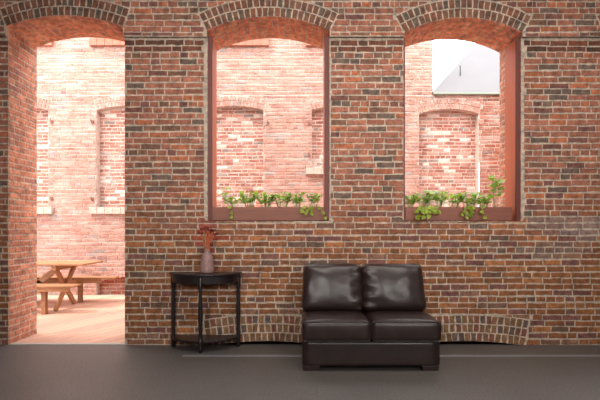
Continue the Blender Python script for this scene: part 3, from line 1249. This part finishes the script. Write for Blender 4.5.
def mobj(name, me, mat, parent, loc=(0, 0, 0), rot=(0, 0, 0)):
    me.materials.append(mat)
    o = bpy.data.objects.new(name, me)
    o.parent = parent
    o.location = loc
    o.rotation_euler = rot
    COL.objects.link(o)
    return o


def wrinkle(p, seed, amp, freq=(6, 6, 6)):
    q = Vector((p.x * freq[0] + seed, p.y * freq[1], p.z * freq[2]))
    return (noise.noise(q) * 0.7 + noise.noise(q * 2.3) * 0.35) * amp


def loveseat():
    xc = 0.6465
    t = empty('loveseat', (xc, -0.52, 0), 'dark brown leather armless loveseat with two back cushions against the brick wall', 'sofa')
    # base rail
    o = mobj('base', rbox(0.626, 0.385, 0.113, 0.018, 10, lambda p, u: p + Vector((0, -0.004 * (1 - u.z ** 2) if p.y < -.3 else 0, 0))), M_LEATHER, t, (0, -0.015, 0.160))
    for sx in (-1, 1):
        for sy in (-1, 1):
            mb = MB()
            x, y = sx * 0.545, -0.015 + sy * 0.32
            mb.poly([(x - .072, y - .045, 0), (x + .072, y - .045, 0), (x + .072, y + .045, 0), (x - .072, y + .045, 0),
                     (x - .078, y - .05, .048), (x + .078, y - .05, .048), (x + .078, y + .05, .048), (x - .078, y + .05, .048)],
                    [(0, 3, 2, 1), (4, 5, 6, 7), (0, 1, 5, 4), (1, 2, 6, 5), (2, 3, 7, 6), (3, 0, 4, 7)])
            mb.build('leg', M_LEG, t, bevel=0.004)
    # back frame, leaning back
    def lean(p, u):
        k = (p.z + 0.30)
        return p + Vector((0, k * 0.14, 0))
    mobj('back_frame', rbox(0.618, 0.075, 0.285, 0.03, 8, lean), M_LEATHER, t, (0, 0.235, 0.572))

    def seat_shape(seed, side):
        def f(p, u):
            top = smooth((u.z + 0.2) / 1.2)
            q = p.copy()
            # crowned top, soft front
            q.z += top * (0.020 * (1 - u.x ** 4) * (1 - abs(u.y) ** 3) - 0.010 * abs(u.x) ** 6)
            if u.y < -0.5:
                q.y -= 0.012 * (1 - u.z ** 2) * (1 - u.x ** 6)
                q.y += wrinkle(p, seed, 0.006, (14, 3, 4))
            q.z += top * wrinkle(p, seed + 5, 0.007, (5, 7, 2))
            return q
        return f

    def back_shape(seed, side):
        def f(p, u):
            front = smooth((-u.y + 0.3) / 1.3)
            q = p.copy()
            puff = (1 - abs(u.x) ** 2.6) * (1 - abs(u.z) ** 2.8)
            q.y -= front * 0.050 * puff
            # dimpled creases towards the middle seam
            e = smooth((side * u.x * -1 - 0.45) / 0.5)
            q.y += front * e * 0.012 * math.sin(u.z * 13 + seed + 2.2 * side * u.x)
            q.y += front * wrinkle(p, seed, 0.014, (7, 2, 6))
            # slack upper corners
            q.z -= 0.018 * smooth((abs(u.x) - 0.6) / 0.4) * smooth((u.z - 0.5) / 0.5)
            q.x -= (q.x + side * 0.315) * 0.035 * (u.z + 1) / 2
            q.z += wrinkle(p, seed + 9, 0.005, (5, 5, 5)) * (1 if u.z > 0 else 0)
            return q
        return f

    def loop_pts(hx, hz, r, n=5):
        out = []
        for cx_, cz_, a0 in ((hx - r, hz - r, 0), (-hx + r, hz - r, PI / 2), (-hx + r, -hz + r, PI), (hx - r, -hz + r, 1.5 * PI)):
            for i in range(n + 1):
                a = a0 + PI / 2 * i / n
                out.append((cx_ + r * math.cos(a), cz_ + r * math.sin(a)))
        return out

    for i, sx in enumerate((-1, 1)):
        x = sx * 0.3145
        c = mobj('seat_cushion', rbox(0.3135, 0.285, 0.096, 0.038, 18, seat_shape(3.1 + i * 7, sx)), M_LEATHER, t, (x, -0.150, 0.370))
        # piping round the front panel
        mb = MB()
        pts = []
        for a, b_ in loop_pts(0.306, 0.087, 0.03):
            pts.append((a, -0.283 + 0.004, b_ + (0.006 * (1 - (a / .31) ** 4) if b_ > 0 else 0)))
        mb.tube(pts, 0.0055, 8, closed=True)
        mb.build('piping', M_LEATHER, c, smooth=True)
        # back cushion, leaning
        hx = 0.303 if sx < 0 else 0.316
        c = mobj('back_cushion', rbox(hx, 0.092, 0.238, 0.050, 20, back_shape(1.7 + i * 4, sx)), M_LEATHER, t, (-0.3245 if sx < 0 else 0.2915, 0.082, 0.698), (math.radians(-15), 0, 0))
        mb = MB()
        pts = [(a - (a + sx * .315) * .035 * (b_ / .238 + 1) / 2, -0.040, b_) for a, b_ in loop_pts(hx - .001, 0.235, 0.05)]
        mb.tube(pts, 0.0045, 8, closed=True)
        mb.build('piping', M_LEATHER, c, smooth=True)
    # feet line
    return t


loveseat()
